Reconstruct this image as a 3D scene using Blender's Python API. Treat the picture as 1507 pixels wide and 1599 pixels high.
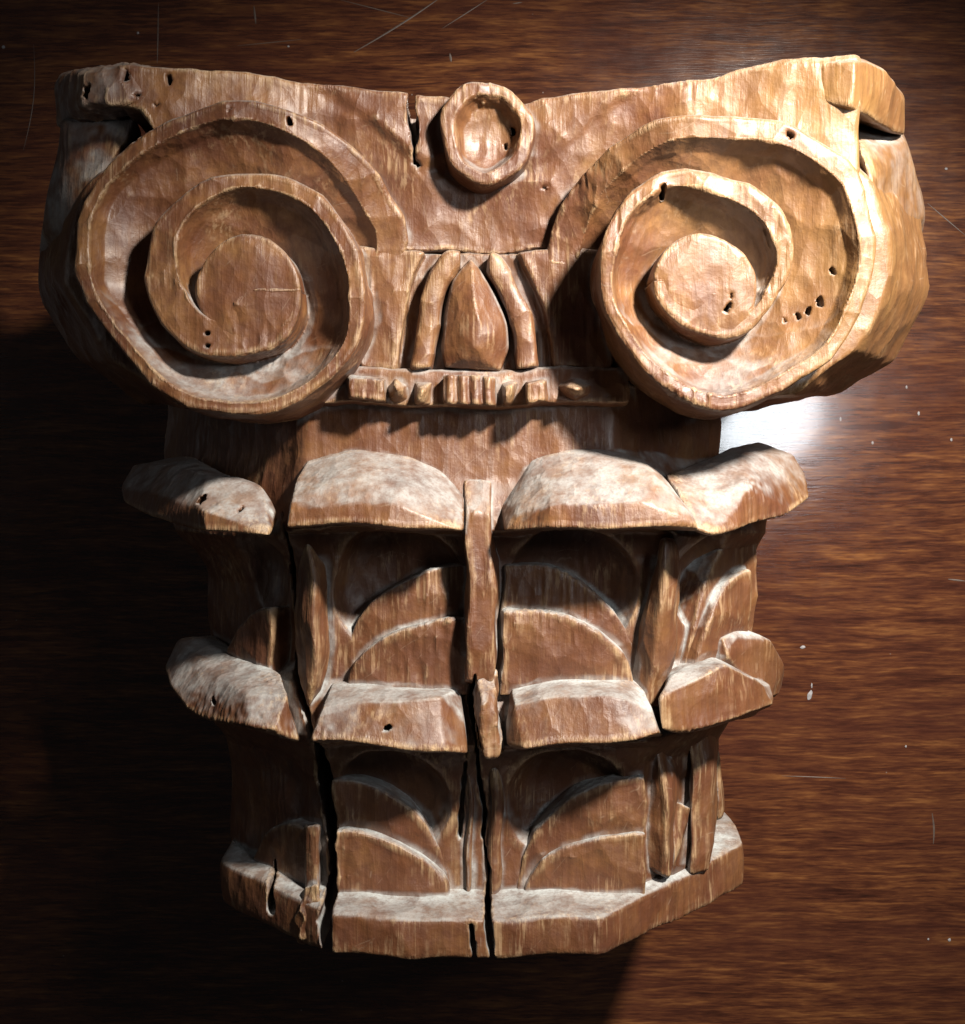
import bpy, bmesh, math, time
import numpy as np
from mathutils import Vector

T0 = time.time()
S = bpy.context.scene
for o in list(bpy.data.objects):
    bpy.data.objects.remove(o)
COL = S.collection

# ---------------------------------------------------------------- units
# modelling units: 1 unit = 0.3 mm; x right, y towards the top of the capital, z up from the table.
# z = 0 is the front of the volutes, the table top lies at z = TABLE.
U = 0.0003
TABLE = -1050.0
DCAM = 1820.0

# ---------------------------------------------------------------- camera
cam_d = bpy.data.cameras.new("camera")
cam = bpy.data.objects.new("camera", cam_d)
COL.objects.link(cam)
cam.location = (0, 0, (DCAM - TABLE) * U)
cam.rotation_euler = (0, 0, 0)
cam_d.sensor_fit = 'HORIZONTAL'
cam_d.sensor_width = 36.0
cam_d.lens = 36.0 * DCAM / 1507.0
cam_d.clip_start = 0.01
cam_d.clip_end = 50
S.camera = cam

# ---------------------------------------------------------------- world, lamps, exposure
w = bpy.data.worlds.new("World")
S.world = w
w.use_nodes = True
bg = w.node_tree.nodes["Background"]
bg.inputs[0].default_value = (0.95, 0.97, 1.0, 1)
bg.inputs[1].default_value = 0.02
S.view_settings.view_transform = 'Standard'
S.view_settings.look = 'None'
S.view_settings.exposure = 0
S.view_settings.gamma = 1

def lamp(name, pos, target, size, power, color):
    d = bpy.data.lights.new(name, 'AREA')
    d.shape = 'DISK'
    d.size = size
    d.energy = power
    d.color = color
    o = bpy.data.objects.new(name, d)
    COL.objects.link(o)
    p = Vector((pos[0] * U, pos[1] * U, (pos[2] - TABLE) * U))
    t = Vector((target[0] * U, target[1] * U, (target[2] - TABLE) * U))
    o.location = p
    o.rotation_euler = (t - p).to_track_quat('-Z', 'Y').to_euler()
    return o

k = lamp("key_lamp", (1215, 1430, 1600), (530, 270, -250), 0.07, 1.0, (1.0, 0.9, 0.77))
kd = bpy.data.lights.new("key_lamp", 'SPOT')
kd.energy = 104.0
kd.color = (1.0, 0.93, 0.83)
kd.spot_size = math.radians(67)
kd.spot_blend = 1.0
kd.shadow_soft_size = 0.036
k.data = kd
lamp("glare_lamp", (1399, 511, 1900), (690, 252, TABLE), 0.17, 1.6, (0.9, 0.95, 1.0))  # added lamp, placed so its reflection makes the glare on the tabletop

lamp("left_fill", (-3300, 500, 1100), (-300, 0, -300), 0.5, 0.36, (0.90, 0.95, 1.0))  # added soft fill from the left to brighten the dark flank

# ================================================================ numeric helpers
def X(px, z=0.0):
    return (px - 753.0) * (DCAM - z) / DCAM

def Y(py, z=0.0):
    return (800.0 - py) * (DCAM - z) / DCAM

def P(px, py, z):
    return (X(px, z), Y(py, z), z)

def smax(a, b, k=5.0):
    return 0.5 * (a + b + np.sqrt((a - b) ** 2 + k * k))

def smin(a, b, k=5.0):
    return 0.5 * (a + b - np.sqrt((a - b) ** 2 + k * k))

def sstep(a, b, x):
    t = np.clip((x - a) / (b - a), 0, 1)
    return t * t * (3 - 2 * t)

def hash3(i, j, k, s=0):
    n = (i.astype(np.int64) * 73856093) ^ (j.astype(np.int64) * 19349663) ^ (k.astype(np.int64) * 83492791) ^ (s * 2654435761)
    n = (n ^ (n >> 13)) * 1274126177 & 0x7fffffff
    n = (n ^ (n >> 16)) * 668265263 & 0x7fffffff
    return ((n >> 7) & 0xffff).astype(np.float32) / 65535.0

def vnoise(p, scale, seed=0):
    """value noise in [-1,1] at points p (n,3); scale may be a 3-tuple"""
    q = p / np.asarray(scale, dtype=np.float32)
    b = np.floor(q)
    f = q - b
    f = f * f * (3 - 2 * f)
    b = b.astype(np.int64)
    r = 0
    for dx in (0, 1):
        for dy in (0, 1):
            for dz in (0, 1):
                wgt = (f[:, 0] if dx else 1 - f[:, 0]) * (f[:, 1] if dy else 1 - f[:, 1]) * (f[:, 2] if dz else 1 - f[:, 2])
                r = r + wgt * hash3(b[:, 0] + dx, b[:, 1] + dy, b[:, 2] + dz, seed)
    return r * 2 - 1

def scallop(p, cell, seed=0):
    """shallow gouge marks: squared distance to the nearest jittered cell point, 0 at a cell's centre"""
    q = p / np.asarray(cell, dtype=np.float32)
    b = np.floor(q).astype(np.int64)
    best = np.full(len(p), 9.0, dtype=np.float32)
    for dx in (-1, 0, 1):
        for dy in (-1, 0, 1):
            for dz in (-1, 0, 1):
                c0, c1, c2 = b[:, 0] + dx, b[:, 1] + dy, b[:, 2] + dz
                d = ((c0 + hash3(c0, c1, c2, seed) - q[:, 0]) ** 2 + (c1 + hash3(c0, c1, c2, seed + 7) - q[:, 1]) ** 2
                     + (c2 + hash3(c0, c1, c2, seed + 13) - q[:, 2]) ** 2)
                best = np.minimum(best, d)
    return np.minimum(best, 1.0)

def warp(x, y, z):
    """hand-carved irregularity: nothing is quite straight"""
    wx = 3.5 * np.sin(y / 61.0 + 0.7) + 2.0 * np.sin(y / 23.0 + z / 50.0)
    wy = 3.5 * np.sin(x / 67.0 + 1.9) + 2.0 * np.sin(x / 27.0 + 0.3)
    wz = 3.0 * np.sin(x / 53.0 + 0.4) + 3.0 * np.sin(y / 47.0 + 2.0)
    return x + wx, y + wy, z + wz

# ---------------------------------------------------------------- cracks and worm holes (cut into everything they meet)
def crack_sdf(x, y, z, pts, depth_z):
    """pts: (px, py, half width) polyline at z about -150; cut from the front down to depth_z"""
    d = None
    zz = -150.0
    for (ax, ay, aw), (bx, by, bw) in zip(pts[:-1], pts[1:]):
        x0, y0, x1, y1 = X(ax, zz), Y(ay, zz), X(bx, zz), Y(by, zz)
        vx, vy = x1 - x0, y1 - y0
        t = np.clip(((x - x0) * vx + (y - y0) * vy) / (vx * vx + vy * vy), 0, 1)
        e = np.sqrt((x - x0 - t * vx) ** 2 + (y - y0 - t * vy) ** 2) - (aw + (bw - aw) * t)
        d = e if d is None else np.minimum(d, e)
    d = d + 1.4 * np.sin(y / 7.0) * np.sin(y / 17.0 + 1) + 1.2 * np.sin(y / 31.0 + 2)
    return np.maximum(d, depth_z - z)

CRACKS = [
    # (points, depth, bbox in units)
    ([(436, 800, 2), (444, 850, 4), (446, 900, 5), (451, 980, 3.5), (453, 1060, 6), (470, 1110, 5), (484, 1160, 7)], -330),
    ([(490, 1165, 8), (494, 1230, 15), (506, 1300, 13), (512, 1390, 10), (508, 1440, 12), (516, 1510, 9)], -420),
    ([(742, 1050, 1.5), (736, 1100, 5), (743, 1160, 4), (747, 1230, 3.2), (758, 1290, 3.6), (754, 1330, 3.4), (764, 1380, 3.5), (761, 1430, 5), (770, 1500, 4.5)], -300),
    ([(728, 1180, 2.8), (719, 1280, 4), (716, 1330, 3)], -260),
    ([(735, 1435, 2), (742, 1500, 5)], -200),
    ([(404, 1388, 3), (408, 1450, 6)], -400),
    ([(642, 116, 7.5), (645, 150, 6.5), (642, 180, 7), (649, 215, 5.5), (648, 252, 5)], -220),
]
HOLES = [  # px, py, z, r
    (450, 188, -5, 5), (365, 182, -30, 5), (1137, 480, 0, 7), (1142, 462, 0, 4), (1304, 421, -20, 5),
    (650, 255, -120, 8), (850, 290, -120, 5), (308, 781, -80, 8), (371, 798, -60, 6), (604, 1139, -60, 6),
    (1280, 472, -40, 6), (1262, 486, -45, 5), (1248, 494, -45, 5), (1229, 500, -45, 4), (330, 1098, -170, 5),
    (1035, 297, 0, 7), (1234, 210, 0, 6), (802, 198, -90, 5), (790, 222, -95, 4), (322, 520, 0, 4), (322, 540, 0, 4),
    (200, 125, -60, 8), (262, 122, -50, 7), (150, 160, -100, 9), (215, 150, -50, 6), (240, 160, -40, 5),
]

def carve(x, y, z, d, lo, hi):
    for pts, dep in CRACKS:
        zz = -150.0
        xs = [X(p[0], zz) for p in pts]; ys = [Y(p[1], zz) for p in pts]
        if max(xs) + 40 < lo[0] or min(xs) - 40 > hi[0] or max(ys) + 30 < lo[1] or min(ys) - 30 > hi[1]:
            continue
        c = crack_sdf(x, y, z, pts, dep)
        d = np.maximum(d, -c)
    for (px, py, hz, r) in HOLES:
        hx, hy = X(px, hz), Y(py, hz)
        if not (lo[0] - 10 < hx < hi[0] + 10 and lo[1] - 10 < hy < hi[1] + 10 and lo[2] < hz + 40 and hi[2] > hz - 40):
            continue
        a = np.arctan2(y - hy, x - hx)
        c = np.maximum(np.sqrt((x - hx) ** 2 + ((y - hy) * 0.8) ** 2) - r * (0.85 + 0.28 * np.sin(2 * a + px) + 0.15 * np.sin(5 * a + py)), hz - 60 - z)
        d = np.maximum(d, -c)
    return d

# ---------------------------------------------------------------- surface nets
def surface_nets(D, xs, ys, zs):
    neg = D < 0
    s8 = [neg[a:a + neg.shape[0] - 1 or None, b:b + neg.shape[1] - 1 or None, c:c + neg.shape[2] - 1 or None] for a in (0, 1) for b in (0, 1) for c in (0, 1)]
    s8 = [s[:neg.shape[0] - 1, :neg.shape[1] - 1, :neg.shape[2] - 1] for s in s8]
    anyv = s8[0].copy(); allv = s8[0].copy()
    for s in s8[1:]:
        anyv |= s; allv &= s
    act = anyv & ~allv
    I, J, K = np.nonzero(act)
    n = len(I)
    ids = np.full(act.shape, -1, dtype=np.int32)
    ids[I, J, K] = np.arange(n)
    off = [(a, b, c) for a in (0, 1) for b in (0, 1) for c in (0, 1)]
    val = [D[I + a, J + b, K + c] for a, b, c in off]
    acc = np.zeros((n, 3), dtype=np.float64); cnt = np.zeros(n)
    for p in range(8):
        for q in range(p + 1, 8):
            if sum(abs(off[p][m] - off[q][m]) for m in range(3)) != 1:
                continue
            da, db = val[p], val[q]
            cr = (da < 0) != (db < 0)
            t = np.where(cr, da / np.where(cr, da - db, 1), 0)
            for m, base in enumerate((I, J, K)):
                acc[:, m] += np.where(cr, base + off[p][m] + t * (off[q][m] - off[p][m]), 0)
            cnt += cr
    acc /= cnt[:, None]
    V = np.empty((n, 3), dtype=np.float32)
    for m, ax in enumerate((xs, ys, zs)):
        V[:, m] = np.interp(acc[:, m], np.arange(len(ax)), ax)
    quads = []
    # edges along x
    for axis in range(3):
        a = [slice(None)] * 3; b = [slice(None)] * 3
        a[axis] = slice(0, -1); b[axis] = slice(1, None)
        n0 = neg[tuple(a)]; n1 = neg[tuple(b)]
        cr = n0 != n1
        idx = list(np.nonzero(cr))
        o1, o2 = [m for m in range(3) if m != axis]
        ok = (idx[o1] > 0) & (idx[o2] > 0) & (idx[o1] < D.shape[o1] - 1) & (idx[o2] < D.shape[o2] - 1)
        idx = [v[ok] for v in idx]
        flip = n0[tuple(idx)]
        def cell(d1, d2):
            c = [v.copy() for v in idx]
            c[o1] = c[o1] - d1; c[o2] = c[o2] - d2
            return ids[tuple(c)]
        q = np.stack([cell(1, 1), cell(0, 1), cell(0, 0), cell(1, 0)], axis=1)
        f = flip if axis != 1 else ~flip
        q[~f] = q[~f][:, ::-1]
        quads.append(q)
    Q = np.concatenate(quads)
    Q = Q[(Q >= 0).all(axis=1)]
    return V, Q

def vert_normals(V, Q):
    n = np.cross(V[Q[:, 2]] - V[Q[:, 0]], V[Q[:, 3]] - V[Q[:, 1]])
    N = np.zeros_like(V)
    for c in range(4):
        for m in range(3):
            N[:, m] += np.bincount(Q[:, c], weights=n[:, m], minlength=len(V))
    N /= np.maximum(np.linalg.norm(N, axis=1, keepdims=True), 1e-6)
    return N

# ---------------------------------------------------------------- part registry
PARTS = []   # dicts: name, f, lo, hi, h, parent key, key, gouge
def part(name, f, lo, hi, h=3.0, parent=None, key=None, gouge=3.0, cell=(62, 78, 62), zfine=None, label=None, mat='wood', dusty=0.0):
    lo = [min(a, b) for a, b in zip(lo, hi)], [max(a, b) for a, b in zip(lo, hi)]
    lo, hi = lo
    def F(x, y, z, f=f, lo=lo, hi=hi):
        xw, yw, zw = warp(x, y, z)
        return carve(x, y, z, f(xw, yw, zw), lo, hi)
    def F0(x, y, z, f=f):
        return f(*warp(x, y, z))
    PARTS.append(dict(F0=F0, name=name, F=F, lo=lo, hi=hi, h=h, parent=parent, key=key or name, gouge=gouge, cell=cell, zfine=zfine, label=label, mat=mat, dusty=dusty))

def hull_planes(pts):
    bm = bmesh.new()
    for p in pts:
        bm.verts.new(p)
    bmesh.ops.convex_hull(bm, input=bm.verts)
    bm.normal_update()
    c = Vector((0, 0, 0))
    for p in pts:
        c += Vector(p)
    c /= len(pts)
    pl = []
    for f in bm.faces:
        if f.calc_area() < 1e-3:
            continue
        n = f.normal.copy(); d = n.dot(f.verts[0].co)
        if n.dot(c) > d:
            n, d = -n, -d
        if all(n.dot(a) < 0.999 or abs(d - e) > 2 for a, e in pl):
            pl.append((n, d))
    bm.free()
    return [((n.x, n.y, n.z), d) for n, d in pl]

def hull(pts, k=3.0):
    pl = hull_planes(pts)
    def f(x, y, z):
        d = None
        for (a, b, c), e in pl:
            q = a * x + b * y + c * z - e
            d = q if d is None else smax(d, q, k)
        return d
    a = np.array(pts)
    return f, a.min(0) - 12, a.max(0) + 12

def hull_part(name, ppts, h=3.0, k=3.0, **kw):
    f, lo, hi = hull([P(*p) for p in ppts], k)
    part(name, f, list(lo), list(hi), h, **kw)

# ================================================================ 1. bell (core of the capital)
def tab(pairs):
    ys = np.array([p[0] for p in pairs][::-1], dtype=np.float64)
    vs = np.array([p[1] for p in pairs][::-1], dtype=np.float64)
    return lambda y: np.interp(y, ys, vs)
LV = [700, 640, 705, 765, 825, 860, 900, 940, 1045, 1075, 1165, 1200, 1240, 1300, 1400, 1430]
def yb(py):
    return Y(py, -180)
FZ = tab([(yb(a), b) for a, b in [(560, -165), (705, -160), (745, -155), (790, -135), (826, -130), (834, -170), (870, -186), (920, -190), (1068, -192), (1100, -175), (1160, -165), (1172, -200), (1215, -220), (1250, -226), (1420, -228)]])
CR = tab([(yb(a), b) for a, b in [(560, 46), (705, 48), (760, 95), (835, 120), (870, 88), (915, 71), (1040, 66), (1070, 85), (1150, 90), (1200, 45), (1240, 33), (1420, 32)]])
RX = tab([(yb(a), b) for a, b in [(560, 455), (705, 462), (760, 560), (835, 545), (900, 520), (1040, 480), (1120, 500), (1200, 450), (1420, 440)]])
CL = tab([(yb(a), b) for a, b in [(560, 97), (705, 97), (760, 110), (835, 120), (870, 85), (915, 68), (1040, 62), (1070, 90), (1150, 90), (1200, 40), (1240, 26), (1420, 25)]])
LX = tab([(yb(a), b) for a, b in [(560, -640), (705, -640), (760, -660), (835, -600), (900, -551), (1040, -540), (1120, -560), (1200, -508), (1420, -500)]])
R2 = 0.70711

SCOOPS = [(622, 925, -188, 112, 118, 62), (890, 925, -188, 112, 118, 62), (612, 1255, -224, 98, 98, 56), (885, 1255, -224, 108, 98, 56),
          (1100, 905, -262, 70, 90, 62), (385, 905, -262, 75, 95, 62), (425, 1240, -280, 60, 85, 50)]
def bell(x, y, z):
    yy = np.asarray(y)
    d = z - FZ(yy)
    d = smax(d, R2 * (x + z) - CR(yy), 8)
    d = smax(d, x - RX(yy), 20)
    d = smax(d, R2 * (-x + z) - CL(yy), 8)
    d = smax(d, LX(yy) - x, 20)
    # scooped hollows under the overhanging lips
    for px, py, pz, rx, ry, rz in SCOOPS:
        ax, ay, az = P(px, py, pz)
        e = (np.sqrt(((x - ax) / rx) ** 2 + ((y - ay) / ry) ** 2 + ((z - az) / rz) ** 2) - 1) * min(rx, ry, rz)
        d = smax(d, -e, 4)
    d = np.maximum(d, (TABLE + 1) - z)
    d = np.maximum(d, y - Y(600, -160))
    d = np.maximum(d, Y(1436, -180) - y)
    return d
ZB = np.concatenate([np.arange(TABLE - 12, -460, 14), np.arange(-460, -80, 3.8)])
part('bell', bell, [-700, Y(1450, -180), TABLE - 12], [600, Y(585, -160), -80], 3.8, zfine=ZB, gouge=3.5)

# ================================================================ 2. base slab
def base_slab(x, y, z):
    yt = Y(1432, -120); ybm = Y(1499, -120)
    top = yt + 0.12 * np.clip(-120 - z, 0, 400)
    d = z + 120 - 0.05 * (y - ybm)
    d = smax(d, R2 * (x + z) - R2 * (203 - 120), 6)
    d = smax(d, x - 512, 10)
    d = smax(d, R2 * (-x + z) - R2 * (252 - 120), 6)
    d = smax(d, -490 - x, 10)
    d = smax(d, y - top, 7)
    d = smax(d, ybm - y + 0.07 * np.clip(-120 - z, 0, 300), 9)
    return np.maximum(d, TABLE + 0.5 - z)
ZS = np.concatenate([np.arange(TABLE - 12, -480, 14), np.arange(-480, -95, 3.2)])
part('base_slab', base_slab, [-520, Y(1515, -120) - 15, TABLE - 12], [540, Y(1395, -200) + 60, -95], 3.6, zfine=ZS, gouge=2.5)

# ================================================================ 3. abacus block with its concave face
AT = [(60, 125), (105, 112), (150, 108), (250, 103), (380, 102), (480, 114), (560, 121), (640, 124), (700, 128), (830, 136), (900, 129), (1000, 121), (1100, 109), (1180, 98), (1260, 94), (1345, 95), (1440, 105)]
ATX = np.array([X(a, -60) for a, b in AT]); ATY = np.array([Y(b, -60) for a, b in AT])
def abacus(x, y, z):
    ax = np.abs(x + 5)
    zf = -118 + 72 * (np.clip(ax, 0, 640) / 560.0) ** 1.6
    # canal below the fascia: hollowed deeper than the fascia, stepped along a sloping line
    line = Y(222, -110) + 0.55 * np.clip(ax - 90, 0, 400) - 25 * np.exp(-((ax - 105) / 70.0) ** 2)
    t = sstep(6, -26, y - line) * sstep(340, 230, ax)
    zc = zf - 11 * t - 24 * sstep(20, 160, line - y) * sstep(340, 230, ax)
    ytop = np.interp(x, ATX, ATY)
    for vx, vy in ((X(385), Y(450)), (X(1118), Y(440))):
        zc = zc - 130 * sstep(252, 238, np.sqrt((x - vx) ** 2 + (y - vy) ** 2))
    d = z - zc
    d = smax(d, y - ytop - 0.04 * (z + 60), 6)
    ylow = Y(392, -150) + (Y(168, -40) - Y(392, -150)) * sstep(470, 555, -x)
    d = smax(d, ylow - y, 3)
    d = smax(d, x - 606, 14)
    d = smax(d, -590 - x, 10)
    return np.maximum(d, -330 - z)
part('abacus', abacus, [-640, Y(392, -150) - 15, -345], [640, Y(90, -60) + 15, 0], 3.2, gouge=4.5, cell=(70, 60, 70))

def abacus_core(x, y, z):
    zf = -300 + 0 * x
    ytop = np.interp(x, ATX, ATY) - 6
    d = z + 300
    d = smax(d, y - ytop, 8)
    d = np.maximum(d, Y(640, -160) - y)
    d = smax(d, np.abs(x) - 400 - 160 * sstep(Y(480, -300), Y(380, -300), y), 12)
    return np.maximum(d, TABLE + 1.5 - z)
part('abacus_core', abacus_core, [-590, Y(640, -160) - 20, TABLE - 12], [590, Y(90, -60) + 20, -280], 12.0, gouge=0)

# the two horns (corner tips of the abacus)
hull_part('horn', [(96, 128, -200), (108, 112, -150), (122, 109, -48), (140, 106, -34), (250, 108, -62), (88, 200, -260), (106, 204, -200), (116, 166, -60), (134, 168, -38), (192, 168, -34), (250, 152, -62), (190, 200, -160),
                   (92, 125, -430), (205, 100, -430), (92, 196, -430), (200, 200, -430)], gouge=6, cell=(30, 60, 30), h=2.6, k=4, key='horn_l', dusty=0.45,
          label='crumbling worm eaten horn at the left corner of the abacus')
hull_part('horn', [(1262, 99, -52), (1335, 96, -22), (1385, 112, -120), (1418, 150, -190), (1412, 214, -230), (1352, 196, -110), (1330, 178, -24), (1264, 158, -60),
                   (1345, 100, -430), (1410, 140, -430), (1400, 208, -430), (1240, 180, -300)], gouge=3, cell=(60, 80, 45), h=2.8, k=4, key='horn_r')

# ================================================================ 4. volutes
RL = [(0, 205), (12, 215), (17, 243), (23, 266), (31, 278), (57, 281), (73, 288), (89, 295), (107, 297), (124, 295), (143, 296), (159, 283), (176, 268), (192, 244), (213, 222), (233, 208), (254, 200), (274, 199),
      (289, 197), (310, 195), (329, 193), (351, 188), (369, 183), (389, 184), (408, 187), (426, 186), (445, 183), (464, 183), (481, 181), (501, 174), (522, 165), (540, 157), (558, 147), (575, 139), (593, 125),
      (609, 114), (638, 101), (664, 96), (693, 89), (720, 86), (748, 85), (779, 86), (807, 85), (838, 84), (862, 83), (1080, 84)]
RR = [(0, 240), (4, 246), (10, 258), (16, 266), (29, 271), (43, 278), (55, 279), (69, 273), (84, 266), (101, 267), (114, 273), (129, 276), (143, 280), (156, 270), (171, 255), (190, 235), (209, 218), (229, 201), (249, 198), (266, 197),
      (281, 192), (298, 187), (315, 182), (333, 178), (354, 179), (373, 182), (389, 186), (408, 190), (423, 190), (438, 182), (454, 172), (472, 166), (490, 157), (510, 141), (526, 124), (549, 102), (575, 91), (598, 88), (615, 85),
      (643, 84), (679, 91), (702, 97), (723, 99), (744, 96), (770, 90), (797, 82), (827, 74), (862, 68), (900, 68), (940, 75), (975, 82), (1020, 86), (1080, 97)]

def volute_fn(cx, cy, sg, table, widths, tilt, start):
    tt = np.array([p[0] for p in table], float); rr = np.array([p[1] for p in table], float)
    wt = np.array([p[0] for p in widths], float); ww = np.array([p[1] for p in widths], float)
    def polar(x, y):
        dx = (x - cx) * sg; dy = y - cy
        return np.sqrt(dx * dx + dy * dy), np.degrees(np.arctan2(dy, dx)) % 360.0
    def coil(x, y, z):
        # plan values are 2-D: evaluate once per (x, y) and broadcast along z
        rho, phi = polar(x, y)
        d = None
        zr = tilt(x, y)
        for k in (0, 1):
            th = phi + 360.0 * k
            r = np.interp(th, tt, rr)
            nxt = np.interp(th + 360.0, tt, rr)
            wd = np.interp(th, wt, ww)
            zr = tilt(x, y)
            if k == 0:
                zr = zr - 132 * sstep(84, 14, th)
                dep = 26 + 46 * sstep(30, 110, th)
            else:
                dep = 72 * sstep(600, 500, th)
            u = r - rho
            L = np.maximum(r - nxt - wd, 18.0)
            s = np.clip((u - wd) / L, 0, 1.0)
            hgt = zr - dep * (0.25 * np.clip((u - wd) / 14.0, 0, 1) + 0.75 * s ** 0.85) - 3 * np.clip((8 - u) / 8, 0, 1) ** 2
            q = smax(rho - r, z - hgt, 2.5)
            if k == 0:
                q = np.maximum(q, nxt - 12 - rho)
                q = np.maximum(q, np.where(phi < start, np.radians(start - phi) * np.maximum(rho, 40), -1e3))
            d = q if d is None else np.minimum(d, q)
        return np.maximum(d, -170 - z)
    bphi = np.array([0, 30, 62, 82, 95, 107, 124, 143, 159, 176, 192, 213, 233, 254, 274, 300, 330, 360.0])
    brr = np.interp(bphi, tt, rr)
    brr[0] = np.interp(360, tt, rr); brr[1] = brr[0] + 2; brr[2] = brr[0] + 10; brr[3] = 245
    def body(x, y, z):
        t = np.clip(-z, 0, 300); t2 = np.clip(-z - 300, 0, 400)
        sh = -sg * ((0.60 if sg > 0 else 0.70) * t - 0.45 * t2)
        x2 = x - sh; y2 = y - 0.10 * t + 0.03 * t2
        rho, phi = polar(x2, y2)
        r = np.interp(phi, bphi, brr) * (1 - 0.00005 * t)
        # chopped flats on the outer band
        r = r - 7 * np.abs(np.sin(np.radians(phi) * 5.0 + 0.4)) * np.clip(t / 80, 0, 1)
        d = smax(rho - r + 5, z + 95, 6)
        return np.maximum(d, -640 - z)
    def eye(x, y, z):
        rho, phi = polar(x, y)
        r = np.interp(phi + 720.0, tt, rr) - 2
        zr = tilt(x, y) + 2 - 5 * (rho / 90.0) ** 2
        return np.maximum(smax(rho - r, z - zr, 3), -120 - z)
    return coil, body, eye

WL = [(0, 60), (40, 52), (75, 36), (100, 27), (150, 22), (200, 22), (260, 20), (320, 22), (390, 28), (450, 24), (500, 38), (540, 62), (600, 62), (760, 60)]
WR = [(0, 56), (30, 52), (55, 44), (80, 36), (110, 36), (140, 32), (180, 26), (250, 24), (300, 20), (360, 17), (420, 26), (470, 34), (500, 34), (530, 26), (560, 20), (760, 30)]
ZV = np.concatenate([np.arange(-660, -240, 9), np.arange(-240, 16, 3.0)])
for sg, cx, cy, tabl, wid, key, start, til in (
        (1, X(385), Y(450), RL, WL, 'volute_l', 18, lambda x, y: -2.0 + 0.012 * (x + 368)),
        (-1, X(1118), Y(440), RR, WR, 'volute_r', 12, lambda x, y: 1.0 - 0.012 * (x - 365))):
    coil, body, eye = volute_fn(cx, cy, sg, tabl, wid, til, start)
    part('volute', coil, [cx - 320, cy - 225, -185], [cx + 320, cy + 320, 16], 2.4, key=key, gouge=4.0, cell=(58, 58, 58),
         label='wide volute with a broad flat rim' if sg > 0 else 'volute with a ragged rim and worm channels')
    xl = cx - sg * 200
    part('volute_side', body, [xl - 345, cy - 260, -655], [xl + 345, cy + 350, -45], 5.2, key=key + 'side', parent=key, zfine=np.concatenate([np.arange(-656, -400, 12), np.arange(-400, -36, 5.2)]), gouge=5, cell=(70, 90, 70))
    part('volute_eye', eye, [cx - 115, cy - 115, -130], [cx + 115, cy + 115, 16], 2.4, key=key + 'eye', parent=key, gouge=3.5, cell=(55, 75, 60))

hull_part('volute_shoulder', [(93, 190, -150), (215, 185, -112), (88, 205, -155), (74, 300, -185), (62, 365, -215), (116, 352, -118), (140, 280, -105), (185, 225, -104), (100, 196, -560), (75, 330, -560), (230, 300, -500), (66, 420, -400), (118, 440, -260), (100, 180, -330)],
          h=4.2, k=3, key='shoulder_l', parent='volute_l', gouge=2.5, cell=(90, 90, 90), dusty=0.8)
hull_part('volute_shoulder', [(1342, 224, -140), (1412, 216, -245), (1430, 262, -270), (1446, 340, -320), (1372, 345, -110), (1360, 285, -90), (1336, 240, -105), (1408, 205, -560), (1430, 330, -560), (1290, 320, -500), (1325, 188, -270), (1404, 196, -330), (1434, 420, -460), (1366, 440, -280)],
          h=4.2, k=3, key='shoulder_r', parent='volute_r', gouge=2.5, cell=(90, 90, 90), dusty=0.3)

# ================================================================ 5. rosette
def rosette(x, y, z):
    cx, cy = X(757, -82), Y(203, -82)
    dx = (x - cx); dy = (y - cy) * 0.92
    rho = np.sqrt(dx * dx + dy * dy) * 1.04; a = np.arctan2(dy, dx)
    r = 81 + 1.5 * np.sin(3 * a + 1) + 1.2 * np.sin(7 * a)
    rim = 21 + 5 * np.sin(2 * a + 2.6)
    s = np.clip((r - rim - rho) / 16.0, 0, 1)
    zc = -80 - 22 * s * s * (3 - 2 * s) - 14 * np.clip(1 - (rho / 58.0) ** 2, 0, 1) - 0.05 * dx
    return np.maximum(smax(rho - r, z - zc, 6), -190 - z)
part('rosette', rosette, [X(758, -40) - 100, Y(212, -40) - 115, -200], [X(758, -40) + 105, Y(212, -40) + 115, -40], 2.3, gouge=2, cell=(46, 46, 46))

# ================================================================ 6. egg and dart panel
def ell(x, y, px, py, rx, ry, z0=-110):
    return (np.sqrt(((x - X(px, z0)) / rx) ** 2 + ((y - Y(py, z0)) / ry) ** 2) - 1) * min(rx, ry)
def egg_panel(x, y, z):
    zb = -128 + 0 * x
    zi = -152
    e1 = ell(x, y, 739, 620, 132, 300)
    d = smax(smax(np.abs(x - X(757, -110)) - 212, np.abs(y - Y(481, -110)) - 101, 4), z - zb, 4)
    d = smax(d, -np.maximum(e1, zi - z), 4)
    return np.maximum(d, -330 - z)
part('egg_panel', egg_panel, [X(530, -110), Y(595, -110), -345], [X(985, -110), Y(370, -110), -85], 3.0, gouge=4, cell=(50, 60, 50))

def shell_fn(side):
    def f(x, y, z):
        eo = ell(x, y, 739, 620, 110, 272); ei = ell(x, y, 739, 620, 71, 222)
        band = smax(eo, -ei, 5)
        mid = np.abs(band + 17) / 17.0
        zt = -110 - 6 * np.clip(mid, 0, 1) ** 2
        d = smax(band, z - zt, 5)
        d = smax(d, (x - X(722, -100)) if side < 0 else (X(766, -100) - x), 3)
        d = smax(d, y - Y(388, -110), 3)
        d = smax(d, Y(573, -110) - y, 3)
        return np.maximum(d, -170 - z)
    return f
part('egg_shell', shell_fn(-1), [X(600, -100), Y(590, -110), -180], [X(735, -100), Y(375, -110), -70], 2.6, parent='egg_panel', key='shell_l', gouge=3, cell=(40, 40, 40))
part('egg_shell', shell_fn(1), [X(750, -100), Y(590, -110), -180], [X(880, -100), Y(375, -110), -70], 2.6, parent='egg_panel', key='shell_r', gouge=3, cell=(40, 40, 40))
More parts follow.
